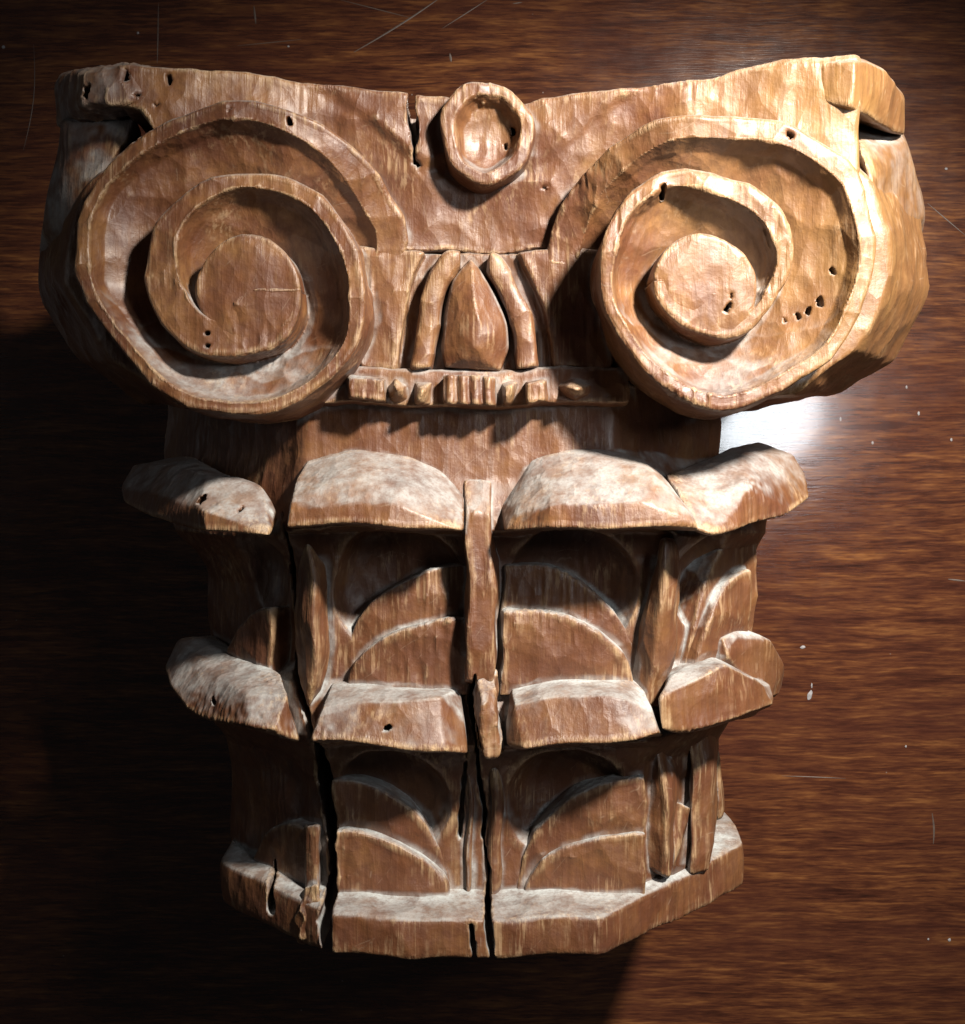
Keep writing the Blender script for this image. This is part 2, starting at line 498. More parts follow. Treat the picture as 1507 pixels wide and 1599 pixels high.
er = [(737, 402), (708, 440), (692, 490), (685, 540), (692, 575), (780, 575), (792, 540), (787, 490), (768, 440)]
hull_part('egg', [(a, b, -122) for a, b in er] + [(a, b, -175) for a, b in er] + [(741, 436, -104), (742, 490, -84), (714, 522, -92), (768, 522, -94), (716, 562, -102), (758, 562, -102), (738, 540, -86)],
          h=2.4, k=2, parent='egg_panel', gouge=1.6, cell=(34, 40, 34))

# ================================================================ 7. bead row
def bead_band(x, y, z):
    d = smax(np.abs(y - Y(603, -120)) - 32, z + 122, 3)
    d = smax(d, 0.75 * (y - Y(582, -120)) + 0.66 * (z + 118), 3)
    d = smax(d, np.abs(x - X(735, -120)) - 262, 4)
    return np.maximum(d, -330 - z)
part('bead_band', bead_band, [X(470, -120), Y(645, -120), -345], [X(1010, -120), Y(572, -120), -100], 3.0, gouge=3, cell=(40, 40, 40))
def bead(pts, **kw):
    mx, my = sum(p[0] for p in pts) / len(pts), sum(p[1] for p in pts) / len(pts)
    pts = [(mx + 1.12 * (a - mx), my + 1.08 * (b - my), c + 14 if c > -130 else c) for a, b, c in pts]
    hull_part('bead', pts, h=2.3, k=3, parent='bead_band', key='bead%d' % len(PARTS), gouge=2, cell=(24, 24, 24))
def block(x0, x1, y0, y1, z1, inset=5):
    return [(x0, y0, -150), (x1, y0, -150), (x0, y1, -150), (x1, y1, -150), (x0 + inset, y0 + inset, z1 + 8), (x1 - inset, y0 + inset, z1 + 8), (x0 + inset, y1 - 3, z1 + 8), (x1 - inset, y1 - 3, z1 + 8)]
bead(block(540, 600, 590, 630, -108))
bead([(598, 612, -140), (616, 588, -120), (642, 606, -140), (618, 634, -135), (618, 606, -86), (600, 634, -150), (640, 630, -150)])
bead([(642, 592, -140), (676, 592, -140), (642, 632, -140), (672, 634, -140), (660, 608, -88), (650, 624, -95)])
def reel(x, y, z):
    u = x - X(731, -110)
    d = smax(np.abs(u) - 44, np.abs(y - Y(609, -110)) - 25, 4)
    zt = -92 + 7 * np.abs(np.sin(u / 6.6)) + 0.06 * u
    d = smax(d, z - zt, 3)
    return np.maximum(d, -160 - z)
part('bead_reel', reel, [X(675, -110), Y(642, -110), -170], [X(788, -110), Y(574, -110), -85], 2.3, parent='bead_band', gouge=1.5, cell=(24, 50, 24))
bead([(778, 592, -140), (808, 592, -140), (778, 632, -140), (800, 632, -140), (798, 600, -92), (784, 602, -98), (786, 625, -95)])
bead(block(818, 852, 594, 632, -92, 4))
bead([(862, 606, -140), (894, 592, -130), (928, 602, -140), (895, 636, -140), (897, 612, -84), (870, 626, -145), (922, 624, -145)])

# ================================================================ 8. leaves: lip, two nested lobes each
def lip(pts, key, label=None, **kw):
    hull_part('leaf', pts, h=2.4, k=2.0, key=key, gouge=kw.get('gouge', 2.2), cell=(95, 75, 75), label=label)
lip([(482, 717, -165), (560, 702, -168), (645, 706, -168), (692, 732, -160), (725, 772, -150), (466, 742, -110), (560, 748, -60), (632, 758, -52), (456, 778, -45), (450, 800, -30), (620, 785, -22),
     (442, 825, -28), (600, 822, -14), (722, 828, -42), (726, 805, -70), (460, 822, -180), (722, 826, -180)], 'leaf_ul')
lip([(783, 782, -150), (832, 716, -165), (880, 702, -168), (960, 704, -168), (1002, 714, -160), (1062, 768, -120), (800, 800, -70), (868, 772, -48), (1030, 752, -50), (1088, 816, -26), (860, 795, -22), (1000, 785, -20),
     (786, 826, -66), (855, 830, -20), (1000, 828, -14), (1092, 824, -30), (790, 826, -190), (1085, 826, -180)], 'leaf_ur')
lip([(436, 806, -120), (412, 758, -135), (325, 735, -165), (418, 838, -34), (322, 826, -70), (312, 790, -80), (240, 812, -215), (194, 785, -345), (192, 762, -370), (212, 726, -410), (300, 714, -380),
     (428, 832, -170), (250, 800, -470), (205, 760, -470)], 'leaf_dl')
lip([(1040, 742, -140), (1062, 766, -86), (1082, 824, -38), (1130, 702, -260), (1160, 712, -200), (1172, 762, -108), (1150, 825, -70), (1112, 832, -40), (1240, 802, -205), (1268, 780, -290), (1260, 742, -335), (1240, 712, -350), (1180, 690, -380),
     (1090, 826, -200), (1262, 775, -440), (1230, 720, -450)], 'leaf_dr')
lip([(522, 1068, -190), (600, 1066, -190), (724, 1074, -185), (506, 1108, -88), (640, 1092, -80), (690, 1085, -90), (488, 1158, -66), (600, 1168, -56), (700, 1174, -62), (730, 1176, -95), (732, 1130, -110), (492, 1162, -200), (728, 1174, -200)], 'leaf_ll')
lip([(800, 1062, -195), (900, 1056, -195), (985, 1056, -190), (1012, 1082, -160), (806, 1098, -92), (940, 1086, -78), (984, 1095, -80), (792, 1160, -100), (822, 1172, -62), (1000, 1160, -58), (1038, 1148, -76), (1025, 1112, -95), (800, 1170, -210), (1036, 1150, -200)], 'leaf_lr')
lip([(442, 1052, -200), (452, 1086, -112), (432, 1140, -74), (470, 1160, -112), (386, 1082, -125), (394, 1136, -84), (300, 1112, -210), (264, 1076, -300), (256, 1042, -385), (276, 1000, -430), (335, 988, -430), (420, 1050, -230),
     (300, 1095, -400), (466, 1158, -220)], 'leaf_bl')
lip([(1044, 1062, -130), (1075, 1038, -165), (1130, 1034, -150), (1198, 1068, -225), (1210, 1100, -240), (1152, 1122, -150), (1056, 1146, -100), (1030, 1092, -84), (1036, 1142, -84), (1110, 1020, -300), (1205, 1070, -400), (1060, 1030, -300), (1060, 1140, -250), (1180, 1120, -380)], 'leaf_br', gouge=5)
lip([(1095, 1012, -300), (1110, 1050, -290), (1126, 992, -280), (1150, 984, -330), (1205, 1000, -350), (1226, 1040, -390), (1222, 1086, -400), (1194, 1094, -320), (1140, 1024, -270), (1150, 990, -560), (1220, 1050, -560), (1200, 1090, -500)], 'leaf_sr', gouge=5)

def lobe(parent, n, c, centre, udir, rx, ry, t, u0, key, bottom):
    """a quarter-ellipse lobe on the plane n.p = c, centred on point centre, reaching to the side udir (unit vector in the plane)"""
    nx, nz = n
    cxp, cyp, czp = centre
    def f(x, y, z):
        wv = nx * x + nz * z - c
        u = (x - cxp) * udir[0] + (z - czp) * udir[1]
        v = y - cyp
        e = (np.sqrt((u / rx) ** 2 + (v / ry) ** 2) - 1) * min(rx, ry)
        tt = t + 0.05 * v - 0.03 * np.abs(u)
        d = smax(e, wv - tt, 5)
        d = smax(d, -u - u0, 3)
        d = smax(d, bottom - v, 3)
        return np.maximum(d, -wv - 90)
    corners = []
    for u in (-u0 - 14, rx + 14):
        for q in (-104, t + 20):
            corners.append((cxp + u * udir[0] + q * nx, czp + u * udir[1] + q * nz))
    xs = [a for a, b in corners]; zs = [b for a, b in corners]
    part('lobe', f, [min(xs), cyp + bottom - 14, min(zs)], [max(xs), cyp + ry + 16, max(zs)], 2.8, parent=parent, key=key, gouge=3.5, cell=(50, 50, 50))

FR = (0.0, 1.0)
zu, zl = -192, -228
lobe('leaf_ll', FR, zu, P(732, 1072, zu), (-1, 0), 225, 215, 4, 4, 'lb1', -10)
lobe('leaf_ll', FR, zu, P(732, 1072, zu), (-1, 0), 205, 124, 30, 4, 'lb2', -10)
lobe('leaf_lr', FR, zu, P(786, 1072, zu), (1, 0), 235, 215, 4, 4, 'lb3', -10)
lobe('leaf_lr', FR, zu, P(786, 1072, zu), (1, 0), 225, 138, 30, 4, 'lb4', -10)
# lower tier: parented to the base leaves (low lobes stand on the slab)
lobe('base_slab', FR, zl, P(522, 1400, zl), (1, 0), 205, 205, 6, 6, 'lb5', -30)
lobe('base_slab', FR, zl, P(522, 1400, zl), (1, 0), 206, 120, 30, 6, 'lb6', -30)
lobe('base_slab', FR, zl, P(1000, 1400, zl), (-1, 0), 218, 214, 10, 4, 'lb7', -30)
lobe('base_slab', FR, zl, P(1000, 1400, zl), (-1, 0), 208, 116, 20, 4, 'lb8', -30)
# diagonal faces
DLn = (-R2, R2); DRn = (R2, R2)
lobe('leaf_bl', DLn, 67, P(446, 1062, -250), (-R2, -R2), 150, 130, 34, 0, 'lb9', -20)
lobe('base_slab', DLn, 26, P(490, 1392, -280), (-R2, -R2), 150, 128, 26, 30, 'lb10', -10)
lobe('leaf_br', DRn, 70, P(1150, 1030, -360), (-R2, R2), 150, 170, 34, 0, 'lb11', -20)
lobe('leaf_br', DRn, 70, P(1165, 1030, -400), (-R2, R2), 200, 270, 16, 0, 'lb12', -20)
lobe('base_slab', DRn, 33, P(1108, 1370, -330), (-R2, R2), 90, 150, 8, 0, 'lb13', 10)

# ================================================================ 9. ribs between the leaves
def rib(pts, key, k=3, h=2.6, gouge=3, cell=(26, 70, 30), label=None):
    hull_part('rib', pts, h=h, k=k, key=key, gouge=gouge, cell=cell, label=label)
rib([(726, 745, -150), (770, 745, -150), (726, 800, -112), (768, 800, -112), (728, 1062, -118), (772, 1062, -124), (722, 760, -215), (776, 760, -215), (722, 1070, -215), (778, 1070, -215)], 'rib_c')
rib([(462, 835, -150), (492, 835, -150), (478, 835, -120), (486, 900, -135), (490, 1000, -128), (452, 880, -192), (516, 890, -190), (450, 1040, -192), (524, 1050, -188), (485, 1060, -136), (482, 1118, -160), (478, 1122, -230)], 'rib_l', k=7)
rib([(1036, 830, -110), (1058, 830, -130), (1040, 900, -128), (1052, 960, -140), (1016, 1000, -138), (985, 1000, -190), (1062, 980, -200), (980, 1050, -190), (1008, 1110, -150), (1040, 1110, -160), (1054, 1110, -225), (984, 1110, -225), (1025, 840, -200), (1062, 840, -210)], 'rib_r', k=6)
# broken stub between the two lower lips
rib([(738, 1036, -150), (776, 1036, -150), (748, 1090, -84), (782, 1095, -90), (756, 1118, -76), (784, 1112, -84), (754, 1182, -88), (782, 1182, -92), (745, 1160, -200), (790, 1160, -200)], 'stub', k=4, gouge=5, cell=(18, 34, 20), label='broken stub of rib at the middle of the lower lips')
rib([(735, 1075, -150), (748, 1080, -120), (740, 1100, -112), (752, 1178, -110), (748, 1180, -118), (738, 1140, -200), (752, 1160, -200)], 'stub2', k=3, gouge=4, cell=(18, 34, 20))
# rounded pair of rods under them
for i, (a, b) in enumerate(((716, 748), (753, 792))):
    m = 0.5 * (a + b)
    rib([(a, 1185, -235), (b, 1185, -235), (m - 8, 1185, -190), (m + 8, 1185, -190), (a, 1408, -240), (b, 1408, -240), (m - 9, 1412, -196), (m + 9, 1412, -196), (a + 2, 1300, -205), (b - 2, 1300, -205)], 'rod%d' % i, k=9, gouge=2.5, cell=(22, 80, 22))
# right corner: pointed spear and post
rib([(1024, 1150, -240), (1000, 1222, -258), (998, 1352, -258), (1044, 1372, -226), (1052, 1205, -250), (1034, 1230, -222), (1044, 1330, -222), (1000, 1360, -330), (1062, 1352, -340), (1000, 1170, -330), (1060, 1170, -340)], 'spear', k=2.5, label='pointed spear shaped rib at the right corner')
rib([(1046, 1245, -272), (1078, 1258, -296), (1056, 1350, -262), (1046, 1365, -266), (1078, 1262, -360), (1046, 1365, -360)], 'spear2', k=3)
rib([(1076, 1130, -296), (1112, 1130, -320), (1078, 1364, -292), (1112, 1358, -318), (1122, 1130, -400), (1116, 1355, -400), (1070, 1130, -400), (1072, 1360, -400)], 'post', k=4)
rib([(1116, 1150, -400), (1130, 1200, -420), (1130, 1280, -420), (1114, 1290, -380), (1108, 1150, -520), (1114, 1280, -520)], 'post2', k=5)
rib([(1146, 905, -345), (1158, 900, -400), (1154, 985, -400), (1142, 990, -345), (1138, 905, -470), (1142, 985, -470)], 'post3', k=5)
# left corner rib stump by the long split
rib([(474, 1286, -215), (496, 1286, -205), (476, 1400, -215), (498, 1405, -205), (470, 1290, -280), (498, 1290, -280), (472, 1405, -280), (500, 1405, -280)], 'stump', k=4)
rib([(476, 1380, -175), (500, 1380, -165), (470, 1470, -165), (503, 1474, -150), (468, 1400, -260), (504, 1400, -260), (470, 1472, -240), (504, 1474, -240), (460, 1440, -180)], 'stump2', k=4, gouge=5, cell=(22, 26, 22), label='splintered stump of base beside the long split')

print("defined", len(PARTS), "parts", round(time.time() - T0, 1))

# ================================================================ materials
def nt(name):
    m = bpy.data.materials.new(name)
    m.use_nodes = True
    t = m.node_tree
    t.nodes.clear()
    return m, t
class G:
    def __init__(s, t): s.t = t
    def n(s, typ, **kw):
        o = s.t.nodes.new(typ)
        for k, v in kw.items():
            if k.startswith('i_'):
                key = k[2:]
                o.inputs[int(key) if key.isdigit() else key].default_value = v
            else:
                setattr(o, k, v)
        return o
    def l(s, a, b): s.t.links.new(a, b)
    def noise(s, vec, scale, detail=4, rough=0.55, dist=0.0):
        o = s.n('ShaderNodeTexNoise'); o.inputs['Scale'].default_value = scale; o.inputs['Detail'].default_value = detail
        o.inputs['Roughness'].default_value = rough; o.inputs['Distortion'].default_value = dist
        s.l(vec, o.inputs['Vector']); return o.outputs['Fac']
    def mapping(s, vec, sc, rot=(0, 0, 0)):
        o = s.n('ShaderNodeMapping'); o.inputs['Scale'].default_value = sc; o.inputs['Rotation'].default_value = rot
        s.l(vec, o.inputs['Vector']); return o.outputs['Vector']
    def ramp(s, fac, stops):
        o = s.n('ShaderNodeValToRGB')
        e = o.color_ramp.elements
        while len(e) > 1: e.remove(e[-1])
        for i, (p, c) in enumerate(stops):
            q = e[0] if i == 0 else e.new(p)
            q.position = p
            q.color = c if len(c) == 4 else (*c, 1)
        s.l(fac, o.inputs['Fac']); return o.outputs['Color']
    def val(s, fac, a, b, c=0.0, d=1.0):
        o = s.n('ShaderNodeMapRange'); o.inputs[1].default_value = a; o.inputs[2].default_value = b; o.inputs[3].default_value = c; o.inputs[4].default_value = d
        s.l(fac, o.inputs[0]); return o.outputs[0]
    def math(s, op, a, b=None, clamp=False):
        o = s.n('ShaderNodeMath', operation=op, use_clamp=clamp)
        for i, v in enumerate((a, b)):
            if v is None: continue
            if isinstance(v, (int, float)): o.inputs[i].default_value = v
            else: s.l(v, o.inputs[i])
        return o.outputs[0]
    def mix(s, fac, a, b, blend='MIX'):
        o = s.n('ShaderNodeMix', data_type='RGBA', blend_type=blend)
        if isinstance(fac, (int, float)): o.inputs[0].default_value = fac
        else: s.l(fac, o.inputs[0])
        for i, v in ((6, a), (7, b)):
            if isinstance(v, tuple): o.inputs[i].default_value = v if len(v) == 4 else (*v, 1)
            else: s.l(v, o.inputs[i])
        return o.outputs[2]
    def attr(s, name):
        o = s.n('ShaderNodeAttribute', attribute_name=name); return o.outputs['Fac']

def wood_material():
    m, t = nt('carved_wood'); g = G(t)
    out = g.n('ShaderNodeOutputMaterial'); b = g.n('ShaderNodeBsdfPrincipled')
    g.l(b.outputs[0], out.inputs[0])
    tc = g.n('ShaderNodeTexCoord')
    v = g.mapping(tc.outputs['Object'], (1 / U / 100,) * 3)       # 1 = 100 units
    blot = g.noise(v, 0.9, 5, 0.6)
    blot2 = g.noise(v, 3.2, 5, 0.65)
    vg = g.mapping(v, (1.0, 0.07, 1.0))
    grain = g.noise(vg, 9.0, 6, 0.6, 0.4)
    vg2 = g.mapping(v, (1.0, 0.035, 1.0))
    fine = g.noise(vg2, 34.0, 3, 0.6)
    wear, cav, dust = g.attr('wear'), g.attr('cavity'), g.attr('dust')
    base = g.ramp(blot, [(0.28, (0.062, 0.020, 0.009)), (0.44, (0.124, 0.047, 0.018)), (0.57, (0.182, 0.082, 0.030)), (0.74, (0.245, 0.128, 0.050))])
    base = g.mix(g.val(blot2, 0.35, 0.66, 0.0, 0.75), base, (0.082, 0.027, 0.012))
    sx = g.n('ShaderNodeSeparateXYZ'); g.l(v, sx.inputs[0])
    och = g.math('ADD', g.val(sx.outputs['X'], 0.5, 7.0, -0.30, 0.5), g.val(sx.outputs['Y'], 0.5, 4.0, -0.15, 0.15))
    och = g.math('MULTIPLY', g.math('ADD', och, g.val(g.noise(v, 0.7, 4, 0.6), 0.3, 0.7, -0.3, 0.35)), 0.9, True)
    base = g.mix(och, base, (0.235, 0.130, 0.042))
    recess_shade = g.math('ADD', g.attr('proud'), g.val(g.noise(v, 1.6, 6, 0.65), 0.3, 0.7, -0.5, 0.5))
    base = g.mix(g.val(recess_shade, 0.15, 0.85, 0.50, 0.0), base, (0.078, 0.027, 0.012))  # recess shade painted into the varnish colour, proud parts left paler
    base = g.mix(g.val(grain, 0.45, 0.75, 0.0, 0.4), base, (0.050, 0.019, 0.009))
    base = g.mix(g.val(fine, 0.58, 0.78, 0.0, 0.22), base, (0.26, 0.15, 0.07))
    # worn edges: wax and patina rubbed off down to pale wood, broken up along the grain
    wf = g.math('MULTIPLY', g.val(wear, 0.15, 0.55), g.val(g.math('ADD', g.math('MULTIPLY', grain, 0.6), g.math('MULTIPLY', fine, 0.4)), 0.38, 0.6), True)
    wf = g.math('MULTIPLY', wf, g.val(g.noise(v, 1.5, 6, 0.7), 0.44, 0.6, 0.03, 1.0), True)
    base = g.mix(g.math('MULTIPLY', wf, 0.9), base, (0.42, 0.285, 0.150))
    stripe = g.noise(g.mapping(v, (1.0, 0.05, 1.0)), 15.0, 3, 0.6, 0.2)
    sm = g.math('MULTIPLY', g.val(stripe, 0.50, 0.62), g.val(g.math('ADD', g.noise(v, 1.1, 4, 0.6), g.math('MULTIPLY', wear, 0.35)), 0.52, 0.68), True)
    base = g.mix(g.math('MULTIPLY', sm, 0.6), base, (0.33, 0.215, 0.12))
    # slightly darker tint in hollows
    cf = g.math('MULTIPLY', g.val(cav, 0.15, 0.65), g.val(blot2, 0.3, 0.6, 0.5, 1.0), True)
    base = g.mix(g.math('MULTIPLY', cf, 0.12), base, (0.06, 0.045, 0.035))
    # dust
    dn = g.noise(v, 2.3, 8, 0.62)
    df = g.math('MULTIPLY', dust, g.val(dn, 0.38, 0.56, 0.42, 1.1), True)
    df = g.math('MULTIPLY', df, g.val(g.noise(v, 16, 5, 0.7), 0.32, 0.55, 0.60, 1.0), True)
    base = g.mix(df, base, (0.365, 0.38, 0.375))
    # scratches: thin pale lines
    vs = g.mapping(v, (0.6, 0.6, 0.6), (0.3, 0.2, 0.7))
    wv = g.n('ShaderNodeTexVoronoi', feature='DISTANCE_TO_EDGE'); wv.inputs['Scale'].default_value = 1.7
    g.l(g.mapping(vs, (1.0, 0.22, 1.0), (0, 0, 0.9)), wv.inputs['Vector'])
    sc = g.math('MULTIPLY', g.val(wv.outputs['Distance'], 0.0, 0.006, 1.0, 0.0), g.val(blot2, 0.5, 0.6), True)
    base = g.mix(g.math('MULTIPLY', sc, 0.3), base, (0.3, 0.22, 0.15))
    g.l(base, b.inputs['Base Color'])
    rough = g.val(blot2, 0.3, 0.7, 0.40, 0.60)
    rough = g.math('ADD', rough, g.math('MULTIPLY', df, 0.45))
    rough = g.math('ADD', rough, g.math('MULTIPLY', wf, 0.12), True)
    g.l(rough, b.inputs['Roughness'])
    g.l(g.math('MULTIPLY', g.math('SUBTRACT', 1.0, df), 0.15, True), b.inputs['Coat Weight'])
    b.inputs['Coat Roughness'].default_value = 0.30
    b.inputs['Specular IOR Level'].default_value = 0.45
    # fine relief: fibres, tiny dents
    bh = g.math('ADD', g.math('MULTIPLY', fine, g.val(wear, 0.1, 0.5, 0.10, 1.0)), g.math('MULTIPLY', grain, 0.45))
    bh = g.math('ADD', bh, g.math('MULTIPLY', g.noise(v, 5, 5, 0.6), 0.7))
    tv = g.n('ShaderNodeTexVoronoi', feature='F1'); tv.inputs['Scale'].default_value = 3.4
    g.l(g.mapping(v, (1.0, 0.55, 1.0), (0.0, 0.0, 0.35)), tv.inputs['Vector'])
    bh = g.math('ADD', bh, g.math('MULTIPLY', g.math('POWER', tv.outputs['Distance'], 2.0), 1.1))
    bmp = g.n('ShaderNodeBump'); bmp.inputs['Strength'].default_value = 0.55; bmp.inputs['Distance'].default_value = 5 * U
    g.l(bh, bmp.inputs['Height']); g.l(bmp.outputs[0], b.inputs['Normal'])
    return m

def table_material():
    m, t = nt('polished_table_wood'); g = G(t)
    out = g.n('ShaderNodeOutputMaterial'); b = g.n('ShaderNodeBsdfPrincipled')
    g.l(b.outputs[0], out.inputs[0])
    tc = g.n('ShaderNodeTexCoord')
    v = g.mapping(tc.outputs['Object'], (1 / U / 100,) * 3)
    warpn = g.n('ShaderNodeTexNoise'); warpn.inputs['Scale'].default_value = 0.35; warpn.inputs['Detail'].default_value = 2
    g.l(v, warpn.inputs['Vector'])
    vv = g.n('ShaderNodeVectorMath', operation='MULTIPLY_ADD'); g.l(warpn.outputs['Color'], vv.inputs[0]); vv.inputs[1].default_value = (0.0, 0.22, 0); g.l(v, vv.inputs[2])
    v2 = vv.outputs[0]
    s1 = g.noise(g.mapping(v2, (0.11, 1.0, 1)), 3.8, 7, 0.66, 0.25)
    s2 = g.noise(g.mapping(v2, (0.09, 1.0, 1)), 16.0, 5, 0.6, 0.15)
    pores = g.noise(g.mapping(v2, (0.06, 1.0, 1)), 26.0, 3, 0.6)
    big = g.noise(g.mapping(v, (0.4, 1, 1)), 0.5, 3, 0.5)
    f = g.math('ADD', g.math('MULTIPLY', s1, 0.56), g.math('MULTIPLY', s2, 0.44))
    c = g.ramp(f, [(0.36, (0.018, 0.006, 0.004)), (0.46, (0.047, 0.015, 0.008)), (0.54, (0.086, 0.030, 0.012)), (0.62, (0.150, 0.060, 0.020)), (0.72, (0.200, 0.086, 0.030))])
    c = g.mix(g.val(big, 0.4, 0.65, 0.0, 0.5), c, (0.045, 0.014, 0.009))
    c = g.mix(g.val(pores, 0.56, 0.72, 0.0, 0.6), c, (0.018, 0.008, 0.005))
    # specks of dust
    vo = g.n('ShaderNodeTexVoronoi'); vo.inputs['Scale'].default_value = 0.9; g.l(v, vo.inputs['Vector'])
    sp = g.math('MULTIPLY', g.val(vo.outputs['Distance'], 0.008, 0.022, 1.0, 0.0), 0.3, True)
    c = g.mix(sp, c, (0.45, 0.42, 0.38))
    g.l(c, b.inputs['Base Color'])
    r = g.val(g.noise(v, 1.5, 5, 0.6), 0.3, 0.7, 0.14, 0.19)
    g.l(r, b.inputs['Roughness'])
    b.inputs['Coat Weight'].default_value = 0.7
    b.inputs['Coat Roughness'].default_value = 0.09
    bmp = g.n('ShaderNodeBump'); bmp.inputs['Strength'].default_value = 0.10; bmp.inputs['Distance'].default_value = 2 * U
    g.l(g.math('ADD', s2, pores), bmp.inputs['Height']); g.l(bmp.outputs[0], b.inputs['Normal'])
    return m

def plain(name, col, rough):
    m, t = nt(name); g = G(t)
    out = g.n('ShaderNodeOutputMaterial'); b = g.n('ShaderNodeBsdfPrincipled'); g.l(b.outputs[0], out.inputs[0])
    tc = g.n('ShaderNodeTexCoord')
    nz = g.noise(g.mapping(tc.outputs['Object'], (1 / U / 100,) * 3), 14, 4, 0.7)
    c = g.mix(g.val(nz, 0.3, 0.7), tuple(0.55 * a for a in col), col)
    g.l(c, b.inputs['Base Color']); b.inputs['Roughness'].default_value = rough
    return m
MAT = dict(wood=wood_material(), table=table_material(), scratch=plain('scratched_varnish', (0.085, 0.06, 0.048), 0.5), fleck=plain('pale_fleck', (0.26, 0.25, 0.26), 0.7))

# ================================================================ table top
def new_obj(name, verts, faces, mat, parent=None):
    me = bpy.data.meshes.new(name)
    me.from_pydata(verts, [], faces)
    me.materials.append(mat)
    o = bpy.data.objects.new(name, me)
    COL.objects.link(o)
    o.parent = parent
    return o
bm = bmesh.new()
bmesh.ops.create_cube(bm, size=1.0)
for vtx in bm.verts:
    vtx.co = Vector((vtx.co.x * 2.4, vtx.co.y * 2.0, (vtx.co.z - 0.5) * 0.04))
bmesh.ops.bevel(bm, geom=list(bm.edges), offset=0.004, segments=2, affect='EDGES')
me = bpy.data.meshes.new('tabletop')
bm.to_mesh(me); bm.free()
me.materials.append(MAT['table'])
table = bpy.data.objects.new('tabletop', me)
COL.objects.link(table)
table['kind'] = 'structure'
table['label'] = 'dark polished wooden tabletop with horizontal grain and scratches'

def strip(name, pts, wd, mat):
    """thin mark lying on the table: pts in photo pixels"""
    q = [Vector((X(a, TABLE) * U, Y(b, TABLE) * U, 0)) for a, b in pts]
    V, Fc = [], []
    n = len(q)
    for i, p in enumerate(q):
        d = (q[min(i + 1, n - 1)] - q[max(i - 1, 0)]).normalized()
        s = Vector((-d.y, d.x, 0)) * (wd * 0.7 * U * (0.25 + 0.75 * math.sin(math.pi * (i + 0.3) / (n - 0.4))))
        for z, k in ((0.00002, 1), (0.00012, 0.4), (0.00012, -0.4), (0.00002, -1)):
            V.append(tuple(p + s * k + Vector((0, 0, z))))
        if i:
            for j in range(3):
                a = (i - 1) * 4 + j
                Fc.append((a, a + 4, a + 5, a + 1))
    return new_obj(name, V, Fc, mat, table)
def seg(a, b, n=9, bow=0.0):
    return [(a[0] + (b[0] - a[0]) * i / (n - 1) + bow * math.sin(math.pi * i / (n - 1)), a[1] + (b[1] - a[1]) * i / (n - 1)) for i in range(n)]
for a, b, wd, bow in [((247, 5), (245, 99), 2.2, 0), ((552, 82), (688, -4), 3.0, 4), ((690, 45), (765, -3), 1.8, 0), ((530, 0), (640, 28), 1.8, 0), ((1455, 1270), (1457, 1318), 3.2, 2),
                      ((1448, 318), (1507, 368), 2.0, 0), ((396, 10), (399, 38), 3.4, 0), ((52, 70), (36, 235), 1.5, 8), ((702, 84), (704, 97), 4, 0), ((370, 72), (470, 62), 1.6, 0), ((1480, 905), (1507, 908), 3, 0),
                      ((1220, 1212), (1320, 1216), 1.6, 0), ((800, 6), (815, 4), 2, 0)]:
    strip('scratch', seg(a, b, 9, bow), wd, MAT['scratch'])

def fleck(px, py, rx, ry, rot):
    bm = bmesh.new()
    bmesh.ops.create_icosphere(bm, subdivisions=2, radius=1.0)
    c, s = math.cos(rot), math.sin(rot)
    for i, vtx in enumerate(bm.verts):
        j = 1 + 0.25 * math.sin(i * 12.9898)
        x, y = vtx.co.x * rx * j, vtx.co.y * ry * j
        vtx.co = Vector((X(px, TABLE) * U + (x * c - y * s) * U, Y(py, TABLE) * U + (x * s + y * c) * U, max(vtx.co.z, -0.1) * 2.2 * U))
    me = bpy.data.meshes.new('fleck'); bm.to_mesh(me); bm.free()
    me.materials.append(MAT['fleck'])
    o = bpy.data.objects.new('fleck', me); COL.objects.link(o); o.parent = table
for a in [(1264, 1086, 6, 12, -0.3), (1267, 1071, 2, 6, 0), (1253, 1011, 7, 3.5, 0.2), (1482, 1468, 4, 4, 0), (1449, 1467, 2.5, 2.5, 0), (1414, 1166, 2.5, 3, 0), (1477, 264, 4, 3, 0), (450, 73, 3, 2.5, 0), (5, 74, 4, 4, 0), (215, 52, 3, 3, 0), (1312, 655, 2.5, 5, 0), (1434, 646, 3, 5, 0), (1415, 605, 2.5, 4, 0), (1362, 692, 3, 4, 0), (1485, 687, 3, 4, 0)]:
    fleck(*a)

# ================================================================ build the capital
root = bpy.data.objects.new('carved_capital', None)
root.empty_display_size = 0.05
COL.objects.link(root)
root['label'] = 'old carved wooden capital with two scroll volutes and dusty leaf tiers lying on the table'
root['category'] = 'capital'

MESH = {}
ntri = 0
for pt in PARTS:
    lo, hi, h = pt['lo'], pt['hi'], pt['h']
    xs = np.arange(lo[0] - h, hi[0] + 2 * h, h); ys = np.arange(lo[1] - h, hi[1] + 2 * h, h)
    zs = pt['zfine'] if pt['zfine'] is not None else np.arange(lo[2] - h, hi[2] + 2 * h, h)
    xs, ys, zs = xs.astype(np.float32), ys.astype(np.float32), np.asarray(zs, dtype=np.float32)
    D = pt['F'](xs[:, None, None], ys[None, :, None], zs[None, None, :]).astype(np.float32)
    D = np.broadcast_to(D, (len(xs), len(ys), len(zs))).copy()
    for sl in ((0,), (-1,)):
        D[sl[0]] = np.maximum(D[sl[0]], 0.1); D[:, sl[0]] = np.maximum(D[:, sl[0]], 0.1); D[:, :, sl[0]] = np.maximum(D[:, :, sl[0]], 0.1)
    V, Q = surface_nets(D, xs, ys, zs)
    pt['V'], pt['Q'] = V, Q
    ntri += 2 * len(Q)
